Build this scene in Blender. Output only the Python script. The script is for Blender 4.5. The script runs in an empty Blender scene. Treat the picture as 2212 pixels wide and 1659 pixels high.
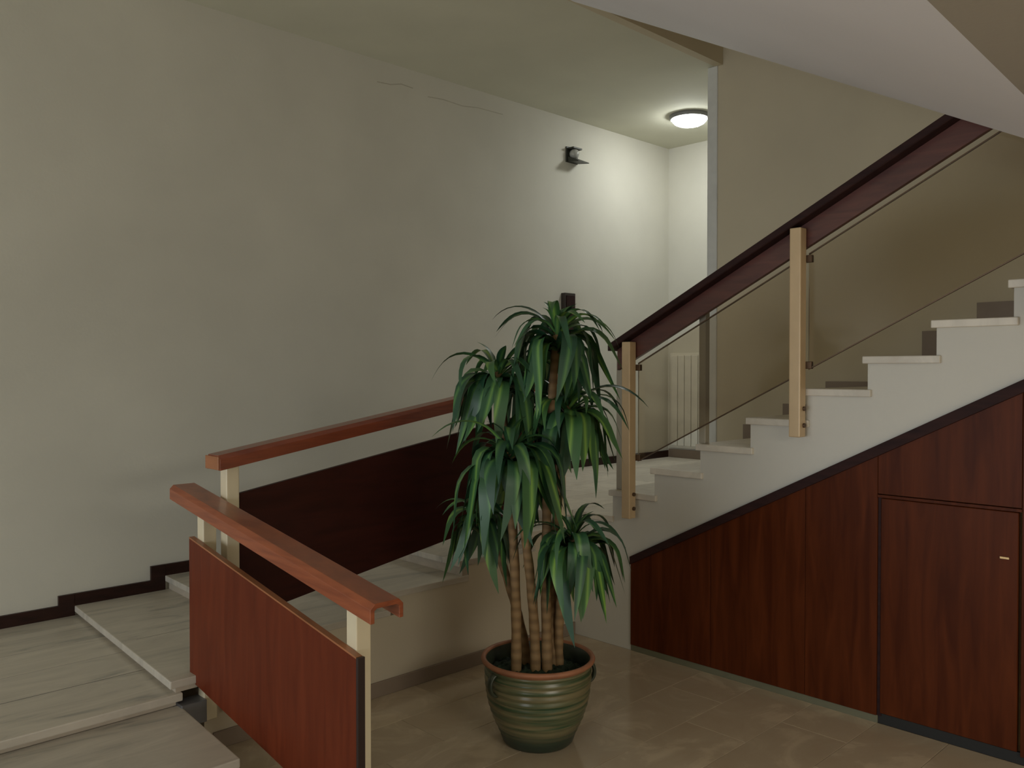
import bpy, bmesh, math, random
from mathutils import Vector, Matrix
random.seed(7)
H = 1.62                                     # eye height; the plan below is laid out in multiples of it
C = bpy.context.scene.collection
SC = bpy.context.scene

# ------------------------------------------------------------------ camera
F_PX = 1842.0
YAW = math.radians(45.8)                     # heading measured from +X towards +Y
PITCH = math.atan(29.5 / F_PX)
cd = bpy.data.cameras.new('camera'); cam = bpy.data.objects.new('camera', cd); C.objects.link(cam)
cd.sensor_width = 36.0; cd.sensor_fit = 'HORIZONTAL'; cd.lens = 36.0 * F_PX / 2212.0
cd.clip_start = 0.05; cd.clip_end = 100
cam.location = (0, 0, H)
cam.rotation_euler = (math.pi / 2 - PITCH, 0, YAW - math.pi / 2)
SC.camera = cam
DV = Vector((math.cos(YAW), math.sin(YAW), 0)); RV = Vector((math.sin(YAW), -math.cos(YAW), 0))

# ------------------------------------------------------------------ world, daylight, lamps, exposure
w = bpy.data.worlds.new('world'); SC.world = w; w.use_nodes = True
bg = w.node_tree.nodes['Background']; bg.inputs[0].default_value = (0.70, 0.78, 1.0, 1); bg.inputs[1].default_value = 0.5

def area(name, loc, rot, sx, sy, power, col):
    d = bpy.data.lights.new(name, 'AREA'); d.shape = 'RECTANGLE'; d.size = sx; d.size_y = sy
    d.energy = power; d.color = col
    o = bpy.data.objects.new(name, d); C.objects.link(o); o.location = loc; o.rotation_euler = rot
    return o
# daylight falling through the entrance opening behind and to the left of the viewer (faces +X)
area('entrance_daylight', (-3.12 * H, 1.25 * H, 0.62 * H), (0, math.radians(-90), 0), 1.7, 5.6, 180, (0.90, 0.96, 1.0))
# ceiling lamp of the hall behind the viewer
area('hall_lamp', (0.7 * H, -1.5 * H, 1.38 * H), (0, 0, 0), 1.6, 1.6, 128, (1.0, 0.96, 0.84))
# added fill high in the closed stairwell, no lamp known there; warms the tan wall
area('stairwell_fill', (2.82 * H, 0.5 * H, 3.42 * H), (0, 0, 0), 0.6, 0.6, 5, (1.0, 0.84, 0.60))
LAMP_STRENGTH = 68.0

SC.view_settings.view_transform = 'Standard'; SC.view_settings.look = 'None'
SC.view_settings.gamma = 1.0; SC.view_settings.use_curve_mapping = False
SC.view_settings.exposure = -0.22
SC.cycles.use_denoising = True
SC.cycles.max_bounces = 10; SC.cycles.diffuse_bounces = 6; SC.cycles.transparent_max_bounces = 12
SC.cycles.sample_clamp_indirect = 4.0

# ------------------------------------------------------------------ materials
def new_mat(name):
    m = bpy.data.materials.new(name); m.use_nodes = True
    nt = m.node_tree; b = nt.nodes['Principled BSDF']
    return m, nt, b
def N(nt, t, **kw):
    n = nt.nodes.new(t)
    for k, v in kw.items(): setattr(n, k, v)
    return n
def coords(nt, scale=(1, 1, 1), rnd=False):
    tc = N(nt, 'ShaderNodeTexCoord'); mp = N(nt, 'ShaderNodeMapping')
    mp.inputs['Scale'].default_value = scale
    nt.links.new(tc.outputs['Object'], mp.inputs['Vector'])
    if rnd:
        oi = N(nt, 'ShaderNodeObjectInfo'); mul = N(nt, 'ShaderNodeMath', operation='MULTIPLY'); mul.inputs[1].default_value = 37.0
        nt.links.new(oi.outputs['Random'], mul.inputs[0])
        cx = N(nt, 'ShaderNodeCombineXYZ')
        for i in range(3): nt.links.new(mul.outputs[0], cx.inputs[i])
        nt.links.new(cx.outputs[0], mp.inputs['Location'])
    return mp
def ramp(nt, stops):
    r = N(nt, 'ShaderNodeValToRGB'); e = r.color_ramp.elements
    while len(e) < len(stops): e.new(0.5)
    for i, (p, c) in enumerate(stops): e[i].position = p; e[i].color = (*c, 1)
    return r
def bump(nt, b, src, strength, dist=0.01):
    bp = N(nt, 'ShaderNodeBump'); bp.inputs['Strength'].default_value = strength; bp.inputs['Distance'].default_value = dist
    nt.links.new(src, bp.inputs['Height']); nt.links.new(bp.outputs[0], b.inputs['Normal'])
def mul(c, k): return tuple(min(1, x * k) for x in c)

def plaster(name, col, rough=0.85, var=0.06, scale=1.2):
    m, nt, b = new_mat(name)
    mp = coords(nt); n = N(nt, 'ShaderNodeTexNoise'); n.inputs['Scale'].default_value = scale; n.inputs['Detail'].default_value = 5
    nt.links.new(mp.outputs[0], n.inputs['Vector'])
    r = ramp(nt, [(0.3, mul(col, 1 - var)), (0.7, mul(col, 1 + var))]); nt.links.new(n.outputs[0], r.inputs[0])
    nt.links.new(r.outputs[0], b.inputs['Base Color']); b.inputs['Roughness'].default_value = rough
    n2 = N(nt, 'ShaderNodeTexNoise'); n2.inputs['Scale'].default_value = 60; n2.inputs['Detail'].default_value = 3
    nt.links.new(mp.outputs[0], n2.inputs['Vector']); bump(nt, b, n2.outputs[0], 0.12, 0.004)
    return m
def marble(name, base, vein, rough=0.3, scale=(1, 1, 1), rnd=True, veins=0.5, rv=(0.90, 1.06)):
    m, nt, b = new_mat(name)
    mp = coords(nt, scale, rnd)
    n = N(nt, 'ShaderNodeTexNoise'); n.inputs['Scale'].default_value = 3.0; n.inputs['Detail'].default_value = 8
    n.inputs['Roughness'].default_value = 0.62; n.inputs['Distortion'].default_value = 1.2
    nt.links.new(mp.outputs[0], n.inputs['Vector'])
    r = ramp(nt, [(0.30, vein), (0.30 + 0.28 * veins, mul(base, 0.86)), (0.62, base), (0.85, mul(base, 1.08))])
    nt.links.new(n.outputs[0], r.inputs[0])
    if rnd:
        oi = N(nt, 'ShaderNodeObjectInfo'); mr = N(nt, 'ShaderNodeMapRange'); mr.inputs[3].default_value = rv[0]; mr.inputs[4].default_value = rv[1]
        nt.links.new(oi.outputs['Random'], mr.inputs[0])
        mx = N(nt, 'ShaderNodeMix', data_type='RGBA', blend_type='MULTIPLY'); mx.inputs[0].default_value = 1
        nt.links.new(r.outputs[0], mx.inputs[6]); nt.links.new(mr.outputs[0], mx.inputs[7])
        nt.links.new(mx.outputs[2], b.inputs['Base Color'])
    else:
        nt.links.new(r.outputs[0], b.inputs['Base Color'])
    b.inputs['Roughness'].default_value = rough
    return m
def wood(name, dark, light, grain, rough=0.3, coat=0.15, spec=0.5):
    m, nt, b = new_mat(name); b.inputs['Specular IOR Level'].default_value = spec
    mp = coords(nt, grain, True)
    n = N(nt, 'ShaderNodeTexNoise'); n.inputs['Scale'].default_value = 4.0; n.inputs['Detail'].default_value = 8; n.inputs['Distortion'].default_value = 0.7
    nt.links.new(mp.outputs[0], n.inputs['Vector'])
    r = ramp(nt, [(0.32, dark), (0.68, light)]); nt.links.new(n.outputs[0], r.inputs[0])
    nt.links.new(r.outputs[0], b.inputs['Base Color']); b.inputs['Roughness'].default_value = rough
    b.inputs['Coat Weight'].default_value = coat; b.inputs['Coat Roughness'].default_value = 0.25
    bump(nt, b, n.outputs[0], 0.05, 0.002)
    return m
def plain(name, col, rough=0.5, metal=0.0, var=0.04):
    m, nt, b = new_mat(name)
    mp = coords(nt); n = N(nt, 'ShaderNodeTexNoise'); n.inputs['Scale'].default_value = 14; nt.links.new(mp.outputs[0], n.inputs['Vector'])
    r = ramp(nt, [(0.3, mul(col, 1 - var)), (0.7, mul(col, 1 + var))]); nt.links.new(n.outputs[0], r.inputs[0])
    nt.links.new(r.outputs[0], b.inputs['Base Color']); b.inputs['Roughness'].default_value = rough; b.inputs['Metallic'].default_value = metal
    return m

M = {}
M['cream'] = plaster('cream_plaster', (0.64, 0.62, 0.54))
M['tan'] = plaster('tan_plaster', (0.58, 0.51, 0.37))
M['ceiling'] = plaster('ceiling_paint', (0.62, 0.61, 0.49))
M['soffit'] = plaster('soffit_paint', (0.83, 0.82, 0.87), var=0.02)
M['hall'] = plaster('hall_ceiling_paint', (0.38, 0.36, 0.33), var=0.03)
M['string'] = plaster('stringer_paint', (0.61, 0.59, 0.53), rough=0.6, var=0.03)
M['wellface'] = plaster('well_face_paint', (0.56, 0.49, 0.37), rough=0.7, var=0.04)
M['step'] = marble('step_marble', (0.56, 0.51, 0.43), (0.28, 0.27, 0.24), 0.38, (0.6, 2.6, 1))
M['stepv'] = marble('upper_step_marble', (0.74, 0.68, 0.58), (0.60, 0.53, 0.44), 0.38, (1.5, 1.5, 1))
M['riser'] = marble('riser_marble', (0.50, 0.43, 0.34), (0.38, 0.33, 0.27), 0.4, (1, 1, 1))
M['floor'] = marble('floor_marble', (0.56, 0.45, 0.31), (0.45, 0.35, 0.235), 0.14, (1, 1, 1), veins=0.8, rv=(0.95, 1.03))
M['skirt'] = wood('dark_skirting', (0.018, 0.007, 0.005), (0.035, 0.013, 0.009), (1.5, 1.5, 8), 0.45, 0.05, 0.2)
M['skirt2'] = plain('brown_skirting', (0.26, 0.20, 0.15), 0.5)
M['rail'] = wood('mahogany_rail', (0.23, 0.055, 0.022), (0.36, 0.095, 0.035), (3, 1.0, 12), 0.28, 0.3)
M['railx'] = wood('mahogany_rail_long', (0.17, 0.038, 0.018), (0.27, 0.066, 0.028), (1.0, 3, 12), 0.3, 0.3)
M['boardrail'] = wood('dark_mahogany_board', (0.075, 0.024, 0.020), (0.12, 0.038, 0.028), (8, 1.0, 8), 0.35, 0.2)
M['cap'] = wood('dark_cap', (0.022, 0.010, 0.010), (0.04, 0.016, 0.014), (8, 1, 8), 0.6, 0.0, 0.15)
M['panel'] = wood('mahogany_panel', (0.115, 0.022, 0.009), (0.16, 0.032, 0.012), (6, 6, 0.6), 0.38, 0.0, 0.15)
M['panelx'] = wood('mahogany_panel_shaded', (0.030, 0.0065, 0.004), (0.048, 0.010, 0.006), (0.8, 6, 6), 0.5, 0.0, 0.2)  # shaded copy of the panel mahogany: facing away from daylight, shade put into colour
M['ply'] = wood('cupboard_mahogany', (0.060, 0.0125, 0.003), (0.105, 0.024, 0.006), (5, 5, 0.5), 0.40, 0.0, 0.10)
M['edge'] = wood('panel_edge_lipping', (0.30, 0.11, 0.04), (0.40, 0.15, 0.06), (6, 1, 6), 0.4)
M['darkedge'] = plain('dark_panel_end', (0.025, 0.012, 0.010), 0.5)
M['post'] = plain('ivory_enamel', (0.74, 0.65, 0.46), 0.35, 0.0, 0.02)
M['brasspost'] = plain('tan_enamel', (0.60, 0.44, 0.26), 0.35, 0.1, 0.03)
M['greypost'] = plain('grey_beige_enamel', (0.40, 0.36, 0.28), 0.4, 0.0, 0.03)
M['steel'] = plain('grey_steel', (0.20, 0.20, 0.21), 0.4, 0.6)
M['bronze'] = plain('bronze_fitting', (0.12, 0.075, 0.045), 0.4, 0.6)
M['plinth'] = plain('grey_green_plinth', (0.15, 0.145, 0.09), 0.5)
M['black'] = plain('gap_shade', (0.012, 0.012, 0.011), 0.7)
M['guard'] = plain('corner_guard_paint', (0.66, 0.66, 0.62), 0.45)
M['white'] = plain('white_enamel', (0.74, 0.72, 0.64), 0.4)
M['box'] = plain('dark_wall_box', (0.028, 0.018, 0.014), 0.45)
M['brass'] = plain('worn_brass', (0.45, 0.30, 0.14), 0.35, 0.8)
M['fixture'] = plain('dark_fixture', (0.035, 0.036, 0.026), 0.5)
M['fixgrey'] = plain('pale_fixture', (0.42, 0.42, 0.38), 0.3)
M['ring'] = plain('lamp_ring', (0.23, 0.23, 0.22), 0.4, 0.3)
M['terra'] = plain('terracotta_rim', (0.36, 0.15, 0.075), 0.55, 0, 0.15)
M['handle'] = plain('green_glaze', (0.045, 0.055, 0.035), 0.3, 0, 0.25)
M['soil'] = plain('dark_moss_soil', (0.012, 0.024, 0.010), 0.95, 0, 0.5)

m, nt, b = new_mat('glazed_pot')                       # glaze drawn in bands round the pot, patchy
mp = coords(nt, (1.6, 1.6, 38)); n = N(nt, 'ShaderNodeTexNoise'); n.inputs['Scale'].default_value = 1.6; n.inputs['Detail'].default_value = 4
nt.links.new(mp.outputs[0], n.inputs['Vector'])
r = ramp(nt, [(0.36, (0.035, 0.075, 0.035)), (0.47, (0.11, 0.12, 0.058)), (0.60, (0.21, 0.175, 0.09)), (0.78, (0.14, 0.125, 0.06))])
nt.links.new(n.outputs[0], r.inputs[0])
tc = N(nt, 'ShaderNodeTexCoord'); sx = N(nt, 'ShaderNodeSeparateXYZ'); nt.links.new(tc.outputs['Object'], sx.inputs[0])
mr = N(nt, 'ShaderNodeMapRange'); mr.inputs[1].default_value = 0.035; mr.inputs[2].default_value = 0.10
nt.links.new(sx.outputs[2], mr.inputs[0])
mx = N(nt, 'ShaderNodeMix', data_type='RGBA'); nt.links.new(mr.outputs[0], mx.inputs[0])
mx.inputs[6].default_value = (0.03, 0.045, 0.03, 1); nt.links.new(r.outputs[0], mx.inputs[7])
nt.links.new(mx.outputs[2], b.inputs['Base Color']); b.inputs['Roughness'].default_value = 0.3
M['pot'] = m

m, nt, b = new_mat('cane_bark')
mp = coords(nt, (1, 1, 1)); wv = N(nt, 'ShaderNodeTexWave'); wv.bands_direction = 'Z'; wv.inputs['Scale'].default_value = 7; wv.inputs['Distortion'].default_value = 1.5
nt.links.new(mp.outputs[0], wv.inputs['Vector'])
r = ramp(nt, [(0.1, (0.22, 0.135, 0.062)), (0.5, (0.27, 0.165, 0.072)), (0.9, (0.31, 0.195, 0.09))]); nt.links.new(wv.outputs[0], r.inputs[0])
nt.links.new(r.outputs[0], b.inputs['Base Color']); b.inputs['Roughness'].default_value = 0.7
bump(nt, b, wv.outputs[0], 0.3, 0.004)
M['cane'] = m

m, nt, b = new_mat('dracaena_leaf')
mp = coords(nt); sx = N(nt, 'ShaderNodeSeparateXYZ'); nt.links.new(mp.outputs[0], sx.inputs[0])
ab = N(nt, 'ShaderNodeMath', operation='ABSOLUTE'); nt.links.new(sx.outputs[1], ab.inputs[0])
mr = N(nt, 'ShaderNodeMapRange'); mr.inputs[1].default_value = 0.001; mr.inputs[2].default_value = 0.013; nt.links.new(ab.outputs[0], mr.inputs[0])
r = ramp(nt, [(0.0, (0.15, 0.30, 0.075)), (0.5, (0.07, 0.185, 0.06)), (1.0, (0.034, 0.105, 0.045))]); nt.links.new(mr.outputs[0], r.inputs[0])
oi = N(nt, 'ShaderNodeObjectInfo'); r2 = ramp(nt, [(0.0, (0.50, 0.62, 0.75)), (0.55, (1, 1, 1)), (1.0, (1.55, 1.35, 0.9))])
nt.links.new(oi.outputs['Random'], r2.inputs[0])
mx = N(nt, 'ShaderNodeMix', data_type='RGBA', blend_type='MULTIPLY'); mx.inputs[0].default_value = 1
nt.links.new(r.outputs[0], mx.inputs[6]); nt.links.new(r2.outputs[0], mx.inputs[7]); nt.links.new(mx.outputs[2], b.inputs['Base Color'])
b.inputs['Roughness'].default_value = 0.42
M['leaf'] = m

m, nt, b = new_mat('bronze_tinted_glass')
nt.nodes.remove(b); out = nt.nodes['Material Output']
tr = N(nt, 'ShaderNodeBsdfTransparent'); tr.inputs[0].default_value = (0.87, 0.83, 0.765, 1)
gl = N(nt, 'ShaderNodeBsdfGlossy'); gl.inputs['Roughness'].default_value = 0.12; gl.inputs[0].default_value = (1, 1, 1, 1)
fr = N(nt, 'ShaderNodeFresnel'); fr.inputs[0].default_value = 1.45; ms = N(nt, 'ShaderNodeMixShader')
nt.links.new(fr.outputs[0], ms.inputs[0]); nt.links.new(tr.outputs[0], ms.inputs[1]); nt.links.new(gl.outputs[0], ms.inputs[2])
nt.links.new(ms.outputs[0], out.inputs[0]); M['glass'] = m

m, nt, b = new_mat('lit_diffuser')
b.inputs['Base Color'].default_value = (0.9, 0.9, 0.88, 1); b.inputs['Emission Color'].default_value = (0.97, 1.0, 0.97, 1)
b.inputs['Emission Strength'].default_value = LAMP_STRENGTH; M['diffuser'] = m

# ------------------------------------------------------------------ helpers (plan units = H)
def bm_box(bm, x0, x1, y0, y1, z0, z1, off=(0, 0, 0), k=H):
    vs = [bm.verts.new((x * k - off[0], y * k - off[1], z * k - off[2])) for z in (z0, z1) for x, y in ((x0, y0), (x1, y0), (x1, y1), (x0, y1))]
    for f in ((3, 2, 1, 0), (4, 5, 6, 7), (0, 1, 5, 4), (1, 2, 6, 5), (2, 3, 7, 6), (3, 0, 4, 7)):
        bm.faces.new([vs[i] for i in f])
def bm_prism(bm, poly, axis, a0, a1, off=(0, 0, 0), k=H):
    """poly in the plane across `axis` ('x': (y,z) points, 'y': (x,z) points), extruded from a0 to a1"""
    def P(p, a):
        v = (a, p[0], p[1]) if axis == 'x' else (p[0], a, p[1])
        return (v[0] * k - off[0], v[1] * k - off[1], v[2] * k - off[2])
    A = [bm.verts.new(P(p, a0)) for p in poly]; B = [bm.verts.new(P(p, a1)) for p in poly]
    n = len(poly); bm.faces.new(A); bm.faces.new(B[::-1])
    for i in range(n): bm.faces.new((A[i], B[i], B[(i + 1) % n], A[(i + 1) % n]))
def finish(bm, name, mat, parent=None, bevel=0, smooth=False, loc=None, seg=2):
    bmesh.ops.recalc_face_normals(bm, faces=bm.faces)
    if bevel: bmesh.ops.bevel(bm, geom=bm.edges[:], offset=bevel, segments=seg, affect='EDGES', clamp_overlap=True, profile=0.6)
    me = bpy.data.meshes.new(name); bm.to_mesh(me); bm.free()
    if smooth:
        for p in me.polygons: p.use_smooth = True
    for mt in (mat if isinstance(mat, (list, tuple)) else [mat]): me.materials.append(mt)
    o = bpy.data.objects.new(name, me); C.objects.link(o)
    if parent is not None: o.parent = parent
    if loc: o.location = loc
    return o
def struct(o, **kw):
    o['kind'] = 'structure'
    return o
def thing(name, label, cat, loc, group=None):
    o = bpy.data.objects.new(name, None); C.objects.link(o); o.location = loc; o.empty_display_size = 0.1
    o['label'] = label; o['category'] = cat
    if group: o['group'] = group
    o.rotation_euler = (0, 0, 0)
    return o
def boxo(name, mat, box, parent=None, bevel=0, seg=1):
    off = parent.location if parent is not None else (0, 0, 0)
    if parent is not None and parent.parent is not None: off = Vector(off) + parent.parent.location
    bm = bmesh.new(); bm_box(bm, *box, off=off)
    return finish(bm, name, mat, parent, bevel, seg=seg)
def prismo(name, mat, poly, axis, a0, a1, parent=None, bevel=0, seg=1):
    off = parent.location if parent is not None else (0, 0, 0)
    if parent is not None and parent.parent is not None: off = Vector(off) + parent.parent.location
    bm = bmesh.new(); bm_prism(bm, poly, axis, a0, a1, off=off)
    return finish(bm, name, mat, parent, bevel, seg=seg)

# ------------------------------------------------------------------ plan
YW = 3.08; YF = 2.15; XS = 2.42; XT = 3.30; XE = 4.33; ZC = 2.35
XL = -3.2; YB = -2.5
XN = 0.895                                   # right side of the lower flight
L1 = 0.177; L2 = 0.4712
R1 = 0.0478; R2 = 0.0525; R3 = 0.0948; G3 = 0.1856
TH = 0.021                                   # tread slab thickness
OV = 0.012                                   # nosing overhang

# room shell ------------------------------------------------------------------
floor = struct(boxo('floor', M['floor'], (XL, XT + 0.06, YB, 3.2, -0.12, -0.012)))
struct(boxo('wall_left', M['cream'], (XL - 0.08, XE + 0.08, YW, YW + 0.08, -0.12, ZC + 0.1)))
struct(boxo('wall_end', M['cream'], (XE, XE + 0.08, 1.5, YW, -0.12, ZC + 0.1)))
struct(boxo('wall_right', M['tan'], (XT, XT + 0.07, YB, 2.13, -0.12, 3.5)))
struct(boxo('wall_niche', M['cream'], (XT + 0.07, XE, 1.5, 1.58, L2, ZC)))
struct(boxo('wall_back', M['cream'], (XL, XT, YB - 0.08, YB, -0.12, 3.5)))
bm = bmesh.new()
bm_box(bm, XL - 0.08, XL, YB, -0.55, -0.12, ZC); bm_box(bm, XL - 0.08, XL, 3.02, YW, -0.12, ZC); bm_box(bm, XL - 0.08, XL, -0.55, 3.02, 1.20, ZC)
struct(finish(bm, 'wall_entrance', M['cream']))
bm = bmesh.new(); bm_box(bm, XL, XE, 2.10, YW, ZC, ZC + 0.1); bm_box(bm, XL, 1.03, 0.383, 2.10, ZC, ZC + 0.1)
struct(finish(bm, 'ceiling', M['ceiling']))
# landing edge of the floor above, seen over the upper flight, and the well wall round it
struct(boxo('wall_upper_landing', M['tan'], (XS - 0.14, XT - 0.001, 2.06, 2.0985, ZC - 0.004, 3.5)))
bm = bmesh.new(); bm_box(bm, 1.03, XT + 0.07, YB, 2.13, 3.5, 3.58)
struct(finish(bm, 'ceiling_stairwell', M['ceiling']))
# sloping underside of the flight above and the flat hall ceiling that it meets
SOF = 0.533
fold = [(1.03, 0.383, 1.436), (2.35, 0.494, 1.495)]
bm = bmesh.new()
zt = ZC + 0.05
pts = [fold[0], fold[1], (2.35, 0.494 + (zt - 1.495) / SOF, zt), (1.03, 0.383 + (zt - 1.436) / SOF, zt)]
lo = [bm.verts.new([c * H for c in p]) for p in pts]
up = [bm.verts.new((p[0] * H, p[1] * H - 0.0, p[2] * H + 0.22)) for p in pts]
bm.faces.new(lo); bm.faces.new(up[::-1])
for i in range(4): bm.faces.new((lo[i], up[i], up[(i + 1) % 4], lo[(i + 1) % 4]))
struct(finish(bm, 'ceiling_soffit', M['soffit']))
bm = bmesh.new()
def slab(pts, t=0.2):
    lo = [bm.verts.new([c * H for c in p]) for p in pts]; up = [bm.verts.new((p[0] * H, p[1] * H, p[2] * H + t)) for p in pts]
    bm.faces.new(lo); bm.faces.new(up[::-1]); n = len(pts)
    for i in range(n): bm.faces.new((lo[i], up[i], up[(i + 1) % n], lo[(i + 1) % n]))
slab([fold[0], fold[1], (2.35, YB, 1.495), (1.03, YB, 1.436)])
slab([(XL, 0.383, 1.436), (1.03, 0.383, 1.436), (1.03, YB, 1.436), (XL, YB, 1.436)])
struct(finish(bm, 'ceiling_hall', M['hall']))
bm = bmesh.new()
bm_box(bm, XL, 1.03, 0.35, 0.383, 1.45, ZC + 0.05)
struct(finish(bm, 'wall_over_hall', M['cream']))
bm = bmesh.new()                                       # wall standing on the far edge of the flight above
bm_prism(bm, [(YB, 1.60), (0.494, 1.60), (2.10, 2.47), (2.10, 3.5), (YB, 3.5)], 'x', 2.28, 2.33)
struct(finish(bm, 'wall_stairwell', M['cream']))

M['grout'] = plain('dark_grout', (0.13, 0.12, 0.10), 0.9)
M['seam'] = plain('plaster_seam', (0.47, 0.44, 0.36), 0.9)
def on_wall(px, py):
    a_ = (px - 1106) / F_PX; b_ = (800 - py) / F_PX
    d_ = DV + RV * a_; t_ = YW * H / d_.y
    return d_.x * t_, H + b_ * t_
for run in ([(816, 180), (845, 186), (868, 185), (893, 194)], [(925, 212), (958, 218), (1000, 232), (1034, 236), (1086, 250)]):
    bm = bmesh.new(); prev = None
    for px, py in run:
        x, z = on_wall(px, py); cur = [bm.verts.new((x, YW * H - 0.0012, z - 0.003)), bm.verts.new((x, YW * H - 0.0012, z + 0.003)), bm.verts.new((x, YW * H + 0.001, z + 0.004)), bm.verts.new((x, YW * H + 0.001, z - 0.004))]
        if prev:
            for j in range(4): bm.faces.new((prev[j], cur[j], cur[(j + 1) % 4], prev[(j + 1) % 4]))
        prev = cur
    finish(bm, 'plaster_seam', M['seam'], bpy.data.objects['wall_left'])

# floor tiles (lower floor) ------------------------------------------------------------------
TX, TY = 0.40 / H, 0.40 / H
g = 0.0030
tile_id = 0
def tile(x0, x1, y0, y1, z0, z1, mat, parent, name='tile'):
    g = 0.0012
    return boxo(name, mat, (x0 + g / 2, x1 - g / 2, y0 + g / 2, y1 - g / 2, z0, z1), parent, 0.0012, 1)
def tile_area(X0, X1, Y0, Y1, parent, mat, sx, sy, z0, z1, stagger=0.0, name='tile'):
    y = Y1; row = 0
    while y > Y0 + 1e-4:
        ya = max(y - sy, Y0); x = X1 + (stagger * sx if row % 2 else 0.0)
        while x > X0 + 1e-4:
            xa = max(x - sx, X0); xb = min(x, X1)
            if xb - xa > 0.02: tile(xa, xb, ya, y, z0, z1, mat, parent, name)
            x -= sx
        y = ya; row += 1
tile_area(XN + 0.002, XS, 0.1, YF, floor, M['floor'], 0.62 / H, 0.31 / H, -0.012, 0.0, 0.5, 'marble_tile')
tile_area(-0.9, XN, 0.1, 1.53, floor, M['floor'], 0.62 / H, 0.31 / H, -0.012, 0.0, 0.5, 'marble_tile')

# ------------------------------------------------------------------ lower flight (climbs away from the viewer)
XNL = -0.7
st = thing('stair_flight', 'low wide marble steps in the lower left corner, climbing to the corner landing', 'stairs', (XNL * H, 1.17 * H, 0))
NY = [1.17, 1.47, 1.77, YF]                              # riser faces; the open side is a little splayed
XR = [0.826, 0.850, 0.874, 0.903]                        # right edge of the slabs at those lines
def slabpoly(name, mat, pts, z0, z1, parent, bevel=0.0, seg=1):
    off = parent.location; bm = bmesh.new()
    A = [bm.verts.new(Vector((x, y, z0)) * H - off) for x, y in pts]; B = [bm.verts.new(Vector((x, y, z1)) * H - off) for x, y in pts]
    n = len(pts); bm.faces.new(A); bm.faces.new(B[::-1])
    for i in range(n): bm.faces.new((A[i], B[i], B[(i + 1) % n], A[(i + 1) % n]))
    return finish(bm, name, mat, parent, bevel, seg=seg)
for k in range(3):
    z = R1 * (k + 1)
    slabpoly('stair_body', M['wellface'], [(XNL, NY[k] + 0.015), (XR[k] - OV, NY[k] + 0.015), (XR[k + 1] - OV, NY[k + 1] + 0.0), (XNL, NY[k + 1] + 0.0)], 0, z - TH, st)
    xm = 0.05 + 0.2 * (k % 2)
    boxo('tread', M['step'], (XNL + 0.0007, xm, NY[k] - OV, NY[k + 1] + 0.002, z - TH, z), st, 0.005, 2)
    slabpoly('tread', M['step'], [(xm + g / 2, NY[k] - OV), (XR[k] - 0.001, NY[k] - OV), (XR[k + 1], NY[k + 1] + 0.002), (xm + g / 2, NY[k + 1] + 0.002)], z - TH, z, st, 0.005, 2)
    boxo('riser', M['riser'], (XNL, XR[k] - OV - 0.002, NY[k] + 0.003, NY[k] + 0.0149, R1 * k, z - TH), st)
# corner landing with its courses of marble
ld = thing('stair_landing', 'pale marble corner landing in long slab courses against the left wall', 'landing', (XNL * H, YF * H, 0))
boxo('landing_body', M['wellface'], (XNL, XN - 0.003, YF + 0.015, YW - 0.001, 0, L1 - TH), ld)
boxo('riser', M['riser'], (XNL, XN, YF + 0.003, YF + 0.0149, 3 * R1, L1 - TH), ld)
rows = [YF - OV, 2.38, 2.572, 2.765, 2.96, YW - 0.001]
for i in range(5):
    xs = [XNL, -0.15 + 0.2 * (i % 2), 0.42 + 0.13 * (i % 2), (XN + OV if i == 0 else 0.955)]
    if i: boxo('grout_joint', M['grout'], (XNL, 0.955 if i > 1 else XN, rows[i] - g / 2, rows[i] + g / 2, L1 - TH, L1 - 0.0008), ld)
    for a, b_ in zip(xs, xs[1:]):
        boxo('slab', M['step'], (a + g / 2, b_ - (g / 2 if b_ < XN else 0), rows[i] + (0 if i == 0 else g / 2), rows[i + 1] - g / 2, L1 - TH, L1), ld, 0.005 if i == 0 else 0.0015, 2)

# ------------------------------------------------------------------ middle flight (along the left wall)
st = thing('stair_flight', 'shallow marble steps climbing along the left wall behind the dark panelled railing', 'stairs', (0.93 * H, YF * H, 0))
NXn = [0.890 + 0.322 * k for k in range(5)] + [XS]            # nosing line at the open side
NXw = [0.948, 1.252, 1.560, 1.868, 2.180, XS]                  # and at the wall
NX = NXw
ZM = [L1, 0.2095, 0.2600, 0.3130, 0.3660, 0.4190, L2]             # levels: landing, five treads, upper landing
def quad(name, mat, x0n, x0w, x1n, x1w, y0, y1, z0, z1, parent, bevel=0.0, seg=1):
    """slab between two slightly splayed lines, cut at y0..y1"""
    f = lambda xn, xw, y: xn + (xw - xn) * (y - YF) / (YW - YF)
    off = parent.location; bm = bmesh.new()
    P = [(f(x0n, x0w, y0), y0), (f(x1n, x1w, y0), y0), (f(x1n, x1w, y1), y1), (f(x0n, x0w, y1), y1)]
    vs = [bm.verts.new(Vector((x, y, z)) * H - off) for z in (z0, z1) for x, y in P]
    for q_ in ((3, 2, 1, 0), (4, 5, 6, 7), (0, 1, 5, 4), (1, 2, 6, 5), (2, 3, 7, 6), (3, 0, 4, 7)): bm.faces.new([vs[i] for i in q_])
    return finish(bm, name, mat, parent, bevel, seg=seg)
poly = [(NXw[0] + 0.02, 0)]
for k in range(5):
    z = ZM[k + 1] - TH
    poly += [(NXw[k] + 0.02, z), (NXw[k + 1] + 0.02 if k < 4 else XS, z)]
poly += [(XS, 0)]
prismo('stair_body', M['wellface'], poly, 'y', YF, YW - 0.001, st)
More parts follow.
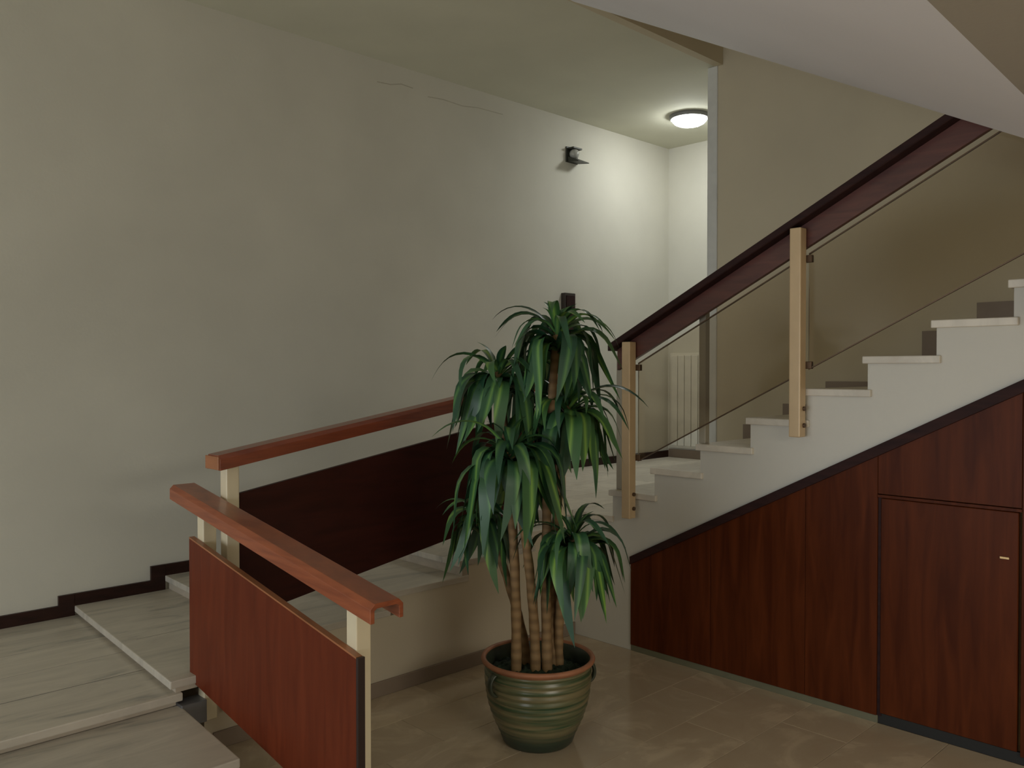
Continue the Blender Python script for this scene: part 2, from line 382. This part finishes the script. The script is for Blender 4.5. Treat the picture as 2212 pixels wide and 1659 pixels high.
for k in range(5):
    z = ZM[k + 1]
    e = 0.03 if k < 4 else 0
    for ya, yb in ((YF - OV + 0.008, 2.56), (2.56, YW - 0.001)):
        quad('tread', M['step'], NXn[k] - OV, NXw[k] - OV, NXn[k + 1] + e, NXw[k + 1] + e, ya, yb - g / 2, z - TH, z, st, 0.005, 2)
    boxo('grout_joint', M['grout'], (max(NXn[k], NXw[k]), min(NXn[k + 1], NXw[k + 1]) - 0.012, 2.56 - g / 2, 2.56, z - TH, z - 0.0008), st)
    quad('riser', M['riser'], NXn[k] + 0.003, NXw[k] + 0.003, NXn[k] + 0.06, NXw[k] + 0.021, YF + 0.0005, YW - 0.001, ZM[k], z - TH, st)
bs = boxo('skirting', M['skirt2'], (0.99, XS - 0.001, YF - 0.008, YF - 0.0005, 0.0, 0.046), st, 0.002)

# ------------------------------------------------------------------ upper landing
ld = thing('stair_landing', 'upper landing floor of beige marble under the round ceiling lamp', 'landing', (XS * H, YF * H, 0))
bm = bmesh.new(); bm_box(bm, XS, XE - 0.001, YF, YW - 0.001, 0, L2 - TH, off=ld.location)
finish(bm, 'landing_body', M['string'], ld)
boxo('riser', M['riser'], (XS + 0.003, XS + 0.0149, YF + 0.001, YW - 0.002, L2 - R2, L2 - TH), ld).location.x = -0.012 * H
def ltile(x0, x1, y0, y1): boxo('slab', M['stepv'], (x0 + g / 2, x1 - g / 2, y0 + g / 2, y1 - g / 2, L2 - TH, L2), ld, 0.0015)
yr = [1.955, 2.15, 2.38, 2.60, 2.84, YW - 0.001]
for i in range(5):
    xs = [XS - OV] + [2.80 + 0.15 * (i % 2), 3.28 + 0.1 * (i % 2), 3.80 + 0.12 * (i % 2), XE - 0.0005]
    if i == 0: xs = [XS - OV, 2.86, XT - 0.0005]
    for a, b_ in zip(xs, xs[1:]): ltile(a, b_, yr[i], yr[i + 1])

# ------------------------------------------------------------------ upper flight (climbs towards the right)
NSTEP = 12
YR0 = 1.9626                                            # face of its first riser
def yr_face(k): return YR0 - G3 * (k - 1)               # riser k, k = 1..
def zt_(k): return L2 + R3 * k                          # tread k
ZT0, YT0, ST = 0.317, 1.877, 0.513                      # trim line under the stringer
def ztrim(y): return ZT0 + ST * (YT0 - y)
st = thing('stair_flight', 'upper flight with white stepped side and thick tread ends, climbing to the right', 'stairs', (XS * H, 1.877 * H, 0))
poly = [(YF - 0.0005, 0), (YF - 0.0005, L2 - TH)]
for k in range(1, NSTEP + 1):
    y = yr_face(k)
    poly += [(y, (L2 if k == 1 else zt_(k - 1)) - TH), (y, zt_(k) - TH)]
yend = yr_face(NSTEP) - G3
poly += [(yend, zt_(NSTEP) - TH), (yend, ztrim(yend)), (YT0, ztrim(YT0)), (YT0, 0)]
body = prismo('stringer', M['string'], poly, 'x', XS, XT - 0.001, st)
for k in range(1, NSTEP + 1):
    y0 = yr_face(k + 1)
    boxo('tread', M['stepv'], (XS - OV, XT - 0.001, y0 - 0.012, yr_face(k) + OV, zt_(k) - TH, zt_(k)), st, 0.003, 1)
    z0 = L2 if k == 1 else zt_(k - 1)
    boxo('riser', M['string'], (XS + 0.004, XT - 0.002, yr_face(k) - 0.011, yr_face(k) + 0.002, z0, zt_(k) - TH), st)
boxo('top_landing', M['stepv'], (XS, XT - 0.001, YB + 0.001, yend, zt_(NSTEP) - TH, zt_(NSTEP)), st)

# ------------------------------------------------------------------ cupboard panelling under the upper flight
cu = thing('understair_cupboard', 'dark red mahogany panelling with a low door under the upper stair flight', 'cupboard', (XS * H, 1.0 * H, 0))
ZP = 0.022
YEND = -0.6
seams = [YT0, 1.548, 1.218, 1.002]
PX0, PX1 = XS - 0.006, XS + 0.012
def panel(y1, y0, z0a, xo=0.0):
    q = 0.0005
    prismo('panel', M['ply'], [(y1 - q, z0a), (y0 + q, z0a), (y0 + q, ztrim(y0) - 0.004), (y1 - q, ztrim(y1) - 0.004)], 'x', PX0 + xo, PX1, cu, 0.0015)
for a, b_ in zip(seams, seams[1:]): panel(a, b_, ZP)
panel(1.002, 0.640, 0.652)                               # above the door
panel(0.640, 0.20, ZP); panel(0.20, -0.24, ZP); panel(-0.24, YEND, ZP)
door = prismo('door', M['ply'], [(0.994, 0.030), (0.648, 0.030), (0.648, 0.640), (0.994, 0.640)], 'x', PX0 + 0.003, PX1, cu, 0.003)
boxo('lock', M['brass'], (PX0 - 0.001, PX0 + 0.004, 0.668, 0.690, 0.518, 0.524), door, 0.001)['label'] = 'small worn brass lock plate'
boxo('door_frame', M['cap'], (PX0 + 0.005, PX1, 0.990, 1.002, ZP, 0.650), cu)
boxo('door_head', M['ply'], (PX0 - 0.002, PX1, 0.640, 1.002, 0.642, 0.650), cu, 0.001)
prismo('sloping_trim', M['cap'], [(YT0, ztrim(YT0) - 0.008), (YT0, ztrim(YT0) + 0.020), (YEND, ztrim(YEND) + 0.030), (YEND, ztrim(YEND) - 0.008)], 'x', XS - 0.013, XS - 0.0005, cu, 0.002)
boxo('plinth', M['plinth'], (XS - 0.002, XS + 0.010, 1.0, YT0, 0.0, ZP), cu)
boxo('door_gap_shade', M['black'], (XS + 0.001, XS + 0.010, YEND, 1.0, 0.0, 0.030), cu)  # black strip standing in for the shade under door and panels

# ------------------------------------------------------------------ handrail channel: an inverted U swept along a sloping line
def channel(name, mat, parent, axis, c0, c1, a0, z0, a1, z1, leg, t=0.010, ch=0.010):
    """c0..c1 width across, from (a0, top z0) to (a1, top z1) along axis ('y' or 'x')"""
    prof = [(c0, -leg), (c0, -ch), (c0 + ch, 0), (c1 - ch, 0), (c1, -ch), (c1, -leg), (c1 - t, -leg), (c1 - t, -t - 0.004), (c1 - t - 0.006, -t), (c0 + t + 0.006, -t), (c0 + t, -t - 0.004), (c0 + t, -leg)]
    off = parent.location; bm = bmesh.new(); rings = []
    for a, z in ((a0, z0), (a1, z1)):
        rings.append([bm.verts.new(Vector(((c, a, z + dz) if axis == 'y' else (a, c, z + dz))) * H - off) for c, dz in prof])
    n = len(prof)
    for i in range(n): bm.faces.new((rings[0][i], rings[0][(i + 1) % n], rings[1][(i + 1) % n], rings[1][i]))
    for rg in rings:
        bm.faces.new(rg)
    return finish(bm, name, mat, parent, 0.0022, seg=2)
def post(parent, x, y, z0, z1, s, mat, name='post'):
    return boxo(name, mat, (x - s / 2, x + s / 2, y - s / 2, y + s / 2, z0, z1), parent, 0.006, 3)

# near railing, right of the lower flight
ra = thing('stair_railing', 'near railing with glossy red mahogany handrail and solid red panel, bottom left', 'railing', (0.975 * H, 1.45 * H, 0))
XC = 0.970
zr = lambda y: 0.554 + 0.1495 * (y - 1.344)
channel('handrail', M['rail'], ra, 'y', 0.9315, 1.0095, 1.344, zr(1.344), 2.274, zr(2.274), 0.038)
for y, z0 in ((1.452, 0.0), (2.150, 0.088)):
    p = post(ra, 0.978, y, z0, zr(y) - 0.011, 0.036, M['post'])
PT = lambda y: 0.5605 - 0.168 * (2.183 - y); PB = lambda y: 0.190 - 0.148 * (2.183 - y)
prismo('panel', M['panel'], [(1.412, PB(1.412)), (2.183, PB(2.183)), (2.183, PT(2.183)), (1.412, PT(1.412))], 'x', 0.9445, 0.959, ra, 0.001)
prismo('lipping', M['edge'], [(1.412, PT(1.412)), (2.183, PT(2.183)), (2.183, PT(2.183) + 0.004), (1.412, PT(1.412) + 0.004)], 'x', 0.9445, 0.959, ra)
boxo('end_strip', M['darkedge'], (0.9445, 0.9605, 1.4045, 1.4118, PB(1.412), PT(1.412) + 0.003), ra)
boxo('bracket', M['steel'], (XN + 0.001, 0.962, 2.120, 2.172, 0.092, 0.150), ra, 0.002)
for z in (0.105, 0.125): boxo('bolt', M['steel'], (0.955, 0.9605, 2.144, 2.156, z, z + 0.008), ra, 0.001)

# middle railing, along the left-wall flight
ra = thing('stair_railing', 'middle railing with dark mahogany handrail and shade-darkened panel along the left wall steps', 'railing', (1.02 * H, 2.115 * H, 0))
zm = lambda x: 0.782 + 0.159 * (x - 0.98)
channel('handrail', M['railx'], ra, 'x', 2.076, 2.154, 0.980, zm(0.98), 2.36, zm(2.36), 0.039)
boxo('end_cap', M['edge'], (0.9755, 0.9798, 2.078, 2.152, zm(0.98) - 0.037, zm(0.98) - 0.003), ra, 0.001)
for x, z0 in ((1.026, 0.11), (2.30, 0.33)):
    post(ra, x, 2.117, z0, zm(x) - 0.011, 0.036, M['post'])
    boxo('bracket', M['steel'], (x - 0.012, x + 0.012, 2.134, 2.1485, z0 + 0.012, z0 + 0.04), ra)
a, b_ = 1.050, 2.278
q = lambda x: 0.676 + 0.159 * (x - 1.054)
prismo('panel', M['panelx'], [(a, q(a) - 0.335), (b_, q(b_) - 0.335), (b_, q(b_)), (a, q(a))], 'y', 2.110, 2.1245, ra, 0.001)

# upper railing with tinted glass
ra = thing('stair_railing', 'upper railing with dark board handrail, tan posts and tinted glass along the right flight', 'railing', (2.385 * H, 1.865 * H, L2 * H))
zu = lambda y: 1.118 + 0.510 * (1.894 - y)
ya, yb = 1.945, 0.35
def sloped(name, mat, x0, x1, y1, y0, top, bot, parent, bevel=0.0):
    return prismo(name, mat, [(y1, zu(y1) + bot), (y0, zu(y0) + bot), (y0, zu(y0) + top), (y1, zu(y1) + top)], 'x', x0, x1, parent, bevel)
sloped('handrail_cap', M['cap'], 2.366, 2.462, ya, yb, 0.0, -0.024, ra, 0.004)
sloped('handrail_board', M['boardrail'], 2.407, 2.424, ya - 0.012, yb, -0.0242, -0.098, ra, 0.001)
sloped('inner_leg', M['cap'], 2.452, 2.462, ya, yb, -0.0242, -0.045, ra)
for y in (1.865, 1.232, 0.60):
    zb = 0.479 + 0.5085 * (1.865 - y)
    p = post(ra, 2.387, y, zb, zu(y + 0.016) - 0.0245, 0.036, M['brasspost'])
    for dz in (0.035, 0.085):
        bm = bmesh.new(); bmesh.ops.create_cone(bm, cap_ends=True, segments=10, radius1=0.011, radius2=0.011, depth=0.010,
            matrix=Matrix.Translation(Vector((2.391 * H, (y - 0.0205) * H, (zb + dz) * H)) - ra.location - p.location) @ Matrix.Rotation(math.pi / 2, 4, 'X'))
        finish(bm, 'bolt', M['bronze'], p)
for y, k in ((1.950, 1), (1.598, 3)):
    post(ra, 2.452, y, zt_(k) if k > 0 else L2, zu(y) - (0.0455 if k > 0 else 0), 0.026, M['greypost'], 'inner_post')
for y1, y0 in ((1.842, 1.256), (1.209, 0.624)):
    gp = sloped('glass_panel', M['glass'], 2.4105, 2.4155, y1, y0, -0.122, -0.462, ra)
    gp['label'] = 'bronze tinted glass panel'
    e = sloped('edge_strip', M['bronze'], 2.4095, 2.4165, y1, y0, -0.1185, -0.1222, ra)
    e = sloped('edge_strip', M['bronze'], 2.4095, 2.4165, y1, y0, -0.4618, -0.4655, ra)
    for yy, s in ((y1, 1), (y0, -1)):
        for dz in (-0.135, -0.452):
            boxo('clamp', M['bronze'], (2.4055, 2.4195, yy - 0.011, yy + 0.011, zu(yy) + dz - 0.011, zu(yy) + dz + 0.011), ra, 0.002)

# ------------------------------------------------------------------ skirtings, corner guard
HB = 0.040
poly = [(XL, L1 + 0.0), (NX[0] - OV - 0.004, L1)]
bm = bmesh.new()
BT = 0.012
bm_box(bm, XNL, NX[0] - OV - 0.001, YW - BT, YW, L1, L1 + HB)
for k in range(5):
    z = ZM[k + 1]; rz = z - ZM[k]
    x0 = NX[k] - 0.062; x1 = NX[k + 1] - OV - 0.001
    bm_box(bm, NX[k] - OV + 0.0, x1, YW - BT, YW, z, z + HB)
    bm_box(bm, x0, NX[k] - OV, YW - BT, YW, z - rz + HB, z + HB)
    bm_box(bm, NX[k] - OV - 0.001, NX[k] - OV, YW - BT, YW, z - rz, z + HB)
bm_box(bm, NX[5] - 0.062, XE, YW - BT, YW, L2, L2 + HB)
struct(finish(bm, 'baseboard_left', M['skirt']))
struct(boxo('baseboard_end', M['skirt2'], (XE - 0.012, XE, 1.58, YW - BT, L2, L2 + 0.05)))
bm = bmesh.new()
for k in range(1, NSTEP + 1):
    y1 = yr_face(k) - 0.013; y0 = yr_face(k + 1) - 0.0129
    bm_box(bm, XT - 0.008, XT, y0, y1, zt_(k) - TH, zt_(k) + 0.20)
struct(finish(bm, 'baseboard_right', M['skirt2']))
struct(boxo('trim_1', M['guard'], (XT - 0.006, XT + 0.074, 2.085, 2.136, L2, ZC - 0.002), None, 0.004))

# ------------------------------------------------------------------ ribbed white panel on the end wall
rd = thing('ribbed_panel', 'white vertically ribbed panel on the end wall, seen through the tinted glass', 'wall panel', (XE * H, 2.7 * H, (L2 + 0.06) * H))
boxo('backing', M['white'], (XE - 0.022, XE - 0.0005, 2.30, YW - 0.03, L2 + 0.06, 1.105), rd, 0.003)
y = 2.315; i = 0
while y < YW - 0.05:
    boxo('rib', M['white'], (XE - 0.040, XE - 0.0215, y, y + 0.043, L2 + 0.075, 1.09), rd, 0.006, 2)
    y += 0.048

# ------------------------------------------------------------------ ceiling lamp
def lathe(prof, n=48, closed_top=False):
    bm = bmesh.new(); rings = []
    for r_, z in prof:
        if r_ < 1e-5: rings.append([bm.verts.new((0, 0, z))])
        else: rings.append([bm.verts.new((r_ * math.cos(2 * math.pi * i / n), r_ * math.sin(2 * math.pi * i / n), z)) for i in range(n)])
    for a, b_ in zip(rings, rings[1:]):
        for i in range(n):
            j = (i + 1) % n
            if len(a) == 1 and len(b_) > 1: bm.faces.new((a[0], b_[j], b_[i]))
            elif len(b_) == 1 and len(a) > 1: bm.faces.new((a[i], a[j], b_[0]))
            elif len(a) > 1: bm.faces.new((a[i], a[j], b_[j], b_[i]))
    return bm
lp = thing('ceiling_light', 'round lit ceiling lamp with grey ring, beside the corner guard', 'lamp', (3.84 * H, 2.60 * H, ZC * H))
finish(lathe([(0, -0.0005), (0.170, -0.0005), (0.172, -0.012), (0.162, -0.034), (0.146, -0.034), (0.146, -0.020), (0, -0.020)]), 'ring', M['ring'], lp, smooth=False)
finish(lathe([(0.146, -0.026), (0.143, -0.046), (0.128, -0.064), (0.10, -0.078), (0.06, -0.087), (0.0, -0.090)]), 'diffuser', M['diffuser'], lp, smooth=True)

# ------------------------------------------------------------------ small fixture and dark box on the left wall
fx = thing('wall_fixture', 'small dark fixture with pale round centre, high on the left wall near the lamp', 'wall fixture', (3.44 * H, YW * H, 2.15 * H))
bm = bmesh.new(); bm_box(bm, -0.075, 0.075, -0.012, -0.0005, -0.06, 0.075, k=1); finish(bm, 'back_plate', M['fixture'], fx, 0.003)
bm = bmesh.new(); bm_prism(bm, [(-0.012, -0.055), (-0.012, -0.01), (-0.13, -0.062), (-0.135, -0.072)], 'x', -0.06, 0.085, k=1); finish(bm, 'lower_hood', M['fixture'], fx, 0.003)
bm = bmesh.new(); bm_box(bm, -0.055, 0.060, -0.075, -0.012, 0.052, 0.066, k=1); finish(bm, 'top_shade', M['fixture'], fx, 0.003)
bm = bmesh.new(); bmesh.ops.create_uvsphere(bm, u_segments=20, v_segments=12, radius=0.043, matrix=Matrix.Translation((-0.01, -0.045, 0.012)))
finish(bm, 'dome', M['fixgrey'], fx, smooth=True)
bx = thing('wall_box', 'narrow dark box fixed to the left wall just above the plant top', 'wall box', (3.40 * H, YW * H, 1.295 * H))
bm = bmesh.new(); bm_box(bm, -0.066, 0.066, -0.05, -0.0005, -0.17, 0.19, k=1); finish(bm, 'box_body', M['box'], bx, 0.005)
bm = bmesh.new(); bm_box(bm, -0.052, 0.052, -0.058, -0.0495, -0.15, 0.168, k=1); finish(bm, 'front_plate', M['cap'], bx, 0.004)

# ------------------------------------------------------------------ potted dracaena
PC = Vector((1.654 * H, 1.600 * H, 0))
pl = thing('potted_plant', 'tall leafy green dracaena in a ribbed green glazed pot on the marble floor', 'plant', PC)
prof = [(0.0, 0.0), (0.146, 0.0), (0.156, 0.010), (0.168, 0.045)]
zz = 0.052
def body_r(z):
    pts = [(0.045, 0.168), (0.10, 0.194), (0.16, 0.214), (0.22, 0.226), (0.28, 0.231), (0.335, 0.229)]
    for (za, ra_), (zb, rb) in zip(pts, pts[1:]):
        if za <= z <= zb: return ra_ + (rb - ra_) * (z - za) / (zb - za)
    return pts[-1][1]
while zz < 0.325:
    r0 = body_r(zz)
    prof += [(r0 - 0.002, zz), (r0 + 0.0045, zz + 0.007), (r0 + 0.0045, zz + 0.016), (body_r(zz + 0.023) - 0.002, zz + 0.023)]
    zz += 0.0272
prof += [(0.229, 0.338)]
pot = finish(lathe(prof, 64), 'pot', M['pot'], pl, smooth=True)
finish(lathe([(0.229, 0.336), (0.236, 0.348), (0.248, 0.354), (0.251, 0.362), (0.247, 0.370), (0.238, 0.372), (0.230, 0.368), (0.2285, 0.360)], 64), 'rim', M['terra'], pot, smooth=True)
finish(lathe([(0.2285, 0.361), (0.224, 0.352), (0.219, 0.30), (0.214, 0.27)], 64), 'inner_wall', M['handle'], pot, smooth=True)
for ang in (math.atan2(RV.y, RV.x) + 0.18, math.atan2(-RV.y, -RV.x) + 0.62):
    bm = bmesh.new()
    ca, sa = math.cos(ang), math.sin(ang)
    prev = None; NS = 12; NR = 8
    for i in range(NS + 1):
        u = math.pi * i / NS
        rad = 0.222 + 0.034 * math.sin(u); z = 0.285 + 0.045 * math.cos(u)
        cen = Vector((rad * ca, rad * sa, z)); tang = Vector((0.034 * math.cos(u) * ca, 0.034 * math.cos(u) * sa, -0.045 * math.sin(u))).normalized()
        side = Vector((-sa, ca, 0)); nrm = tang.cross(side)
        ring = [bm.verts.new(cen + side * 0.018 * math.cos(2 * math.pi * j / NR) + nrm * 0.009 * math.sin(2 * math.pi * j / NR)) for j in range(NR)]
        if prev:
            for j in range(NR): bm.faces.new((prev[j], prev[(j + 1) % NR], ring[(j + 1) % NR], ring[j]))
        prev = ring
    finish(bm, 'handle', M['handle'], pot, smooth=True)
bm = bmesh.new(); bmesh.ops.create_grid(bm, x_segments=26, y_segments=26, size=0.215)
for v in bm.verts:
    r_ = v.co.length
    v.co.z = 0.322 + random.uniform(-0.008, 0.010) - 0.02 * (r_ / 0.215) ** 2
bmesh.ops.delete(bm, geom=[v for v in bm.verts if v.co.xy.length > 0.219], context='VERTS')
so = finish(bm, 'soil', M['soil'], pl, smooth=False); so['kind'] = 'stuff'

PXM = 2.304 / 1842 * H                                  # metres per photograph pixel at the plant's distance
def at(px, py, depth=0.0):
    """point near the plant's axis for a place in the photograph, `depth` metres behind the axis"""
    t = 2.304 * H + depth
    p = DV * t + RV * ((px - 1106) / 1842 * t); p.z = H - (py - 800) / 1842 * t
    return p - PC
# leaf meshes: arching straps with a folded midrib, lying along +X from the origin; they rise, bend over and hang
def leaf_mesh(L, wid, up0, end, bend, twist):
    bm = bmesh.new(); n = 11; x = z = 0.0; rows_ = []
    for i in range(n + 1):
        t = i / n
        u = min(1, t / bend); u = u * u * (3 - 2 * u)
        th = up0 + (end - up0) * u
        ww = wid * min(1, 0.40 + 2.0 * t) * (1 - max(0, (t - 0.40) / 0.60) ** 1.8) * 0.5 + 0.0006
        yo = twist * t * t
        rows_.append([bm.verts.new((x, yo - ww, z + 0.30 * ww)), bm.verts.new((x, yo, z)), bm.verts.new((x, yo + ww, z + 0.30 * ww))])
        d = L / n; x += d * math.cos(th); z += d * math.sin(th)
    for a_, b2 in zip(rows_, rows_[1:]):
        for j in range(2): bm.faces.new((a_[j], a_[j + 1], b2[j + 1], b2[j]))
    me = bpy.data.meshes.new('leaf'); bm.to_mesh(me); bm.free()
    for p in me.polygons: p.use_smooth = True
    me.materials.append(M['leaf']); return me
U = random.uniform
low = [leaf_mesh(U(0.34, 0.46), U(0.048, 0.068), U(0.2, 0.9), U(-1.52, -1.25), U(0.42, 0.75), U(-0.06, 0.06)) for _ in range(12)]
midl = [leaf_mesh(U(0.30, 0.40), U(0.034, 0.050), U(0.5, 0.95), U(-1.35, -0.7), U(0.8, 1.1), U(-0.06, 0.06)) for _ in range(10)]
top = [leaf_mesh(U(0.12, 0.19), U(0.036, 0.05), U(1.15, 1.45), U(0.3, 0.9), 1.0, U(-0.02, 0.02)) for _ in range(5)]
canes = [  # base px, crown px, depth of crown, scale, number of low / middle / top leaves
    ((1115, 1432), (1076, 800), 0.02, 0.98, 36, 12, 2),
    ((1157, 1444), (1102, 972), -0.14, 1.12, 46, 10, 3),
    ((1183, 1428), (1203, 708), -0.02, 1.00, 32, 18, 6),
    ((1208, 1405), (1238, 1158), -0.10, 0.92, 42, 9, 2),
    ((1140, 1412), (1040, 1100), 0.06, 0.76, 26, 9, 2),
    ((1196, 1412), (1228, 872), 0.03, 1.0, 36, 14, 2),
]
for (bp, cp, dep, sc, nl, nm_, ntp) in canes:
    p0 = at(*bp, 0.03 if bp[1] < 1415 else -0.05); p0.z = 0.29
    p1 = at(*cp, dep)
    bm = bmesh.new(); prev = None; NS = 14
    bow = RV * random.uniform(-0.02, 0.02)
    for i in range(NS + 1):
        t = i / NS
        c = p0.lerp(p1, t); c.x = p0.x + (p1.x - p0.x) * t ** 1.5; c.y = p0.y + (p1.y - p0.y) * t ** 1.5
        c += bow * math.sin(math.pi * t)
        rr = 0.022 - 0.006 * t + (0.0025 if i % 2 else 0)
        ring = [bm.verts.new(c + Vector((rr * math.cos(2 * math.pi * j / 10), rr * math.sin(2 * math.pi * j / 10), 0))) for j in range(10)]
        if prev:
            for j in range(10): bm.faces.new((prev[j], prev[(j + 1) % 10], ring[(j + 1) % 10], ring[j]))
        prev = ring
    bm.faces.new(prev)
    cane = finish(bm, 'cane', M['cane'], pl, smooth=True)
    n = nl + nm_ + ntp
    for i in range(n):
        kind_ = low if i < nl else (midl if i < nl + nm_ else top)
        o = bpy.data.objects.new('leaf', random.choice(kind_)); C.objects.link(o); o.parent = cane
        az = 2.39996 * i + random.uniform(-0.2, 0.2)
        dz = -0.13 * (1 - i / n) + random.uniform(-0.01, 0.01) + 0.01
        o.location = p1 + Vector((0.010 * math.cos(az), 0.010 * math.sin(az), dz))
        o.rotation_euler = (random.uniform(-0.25, 0.25), random.uniform(-0.12, 0.12), az)
        s = sc * random.uniform(0.88, 1.08); o.scale = (s, s, s)
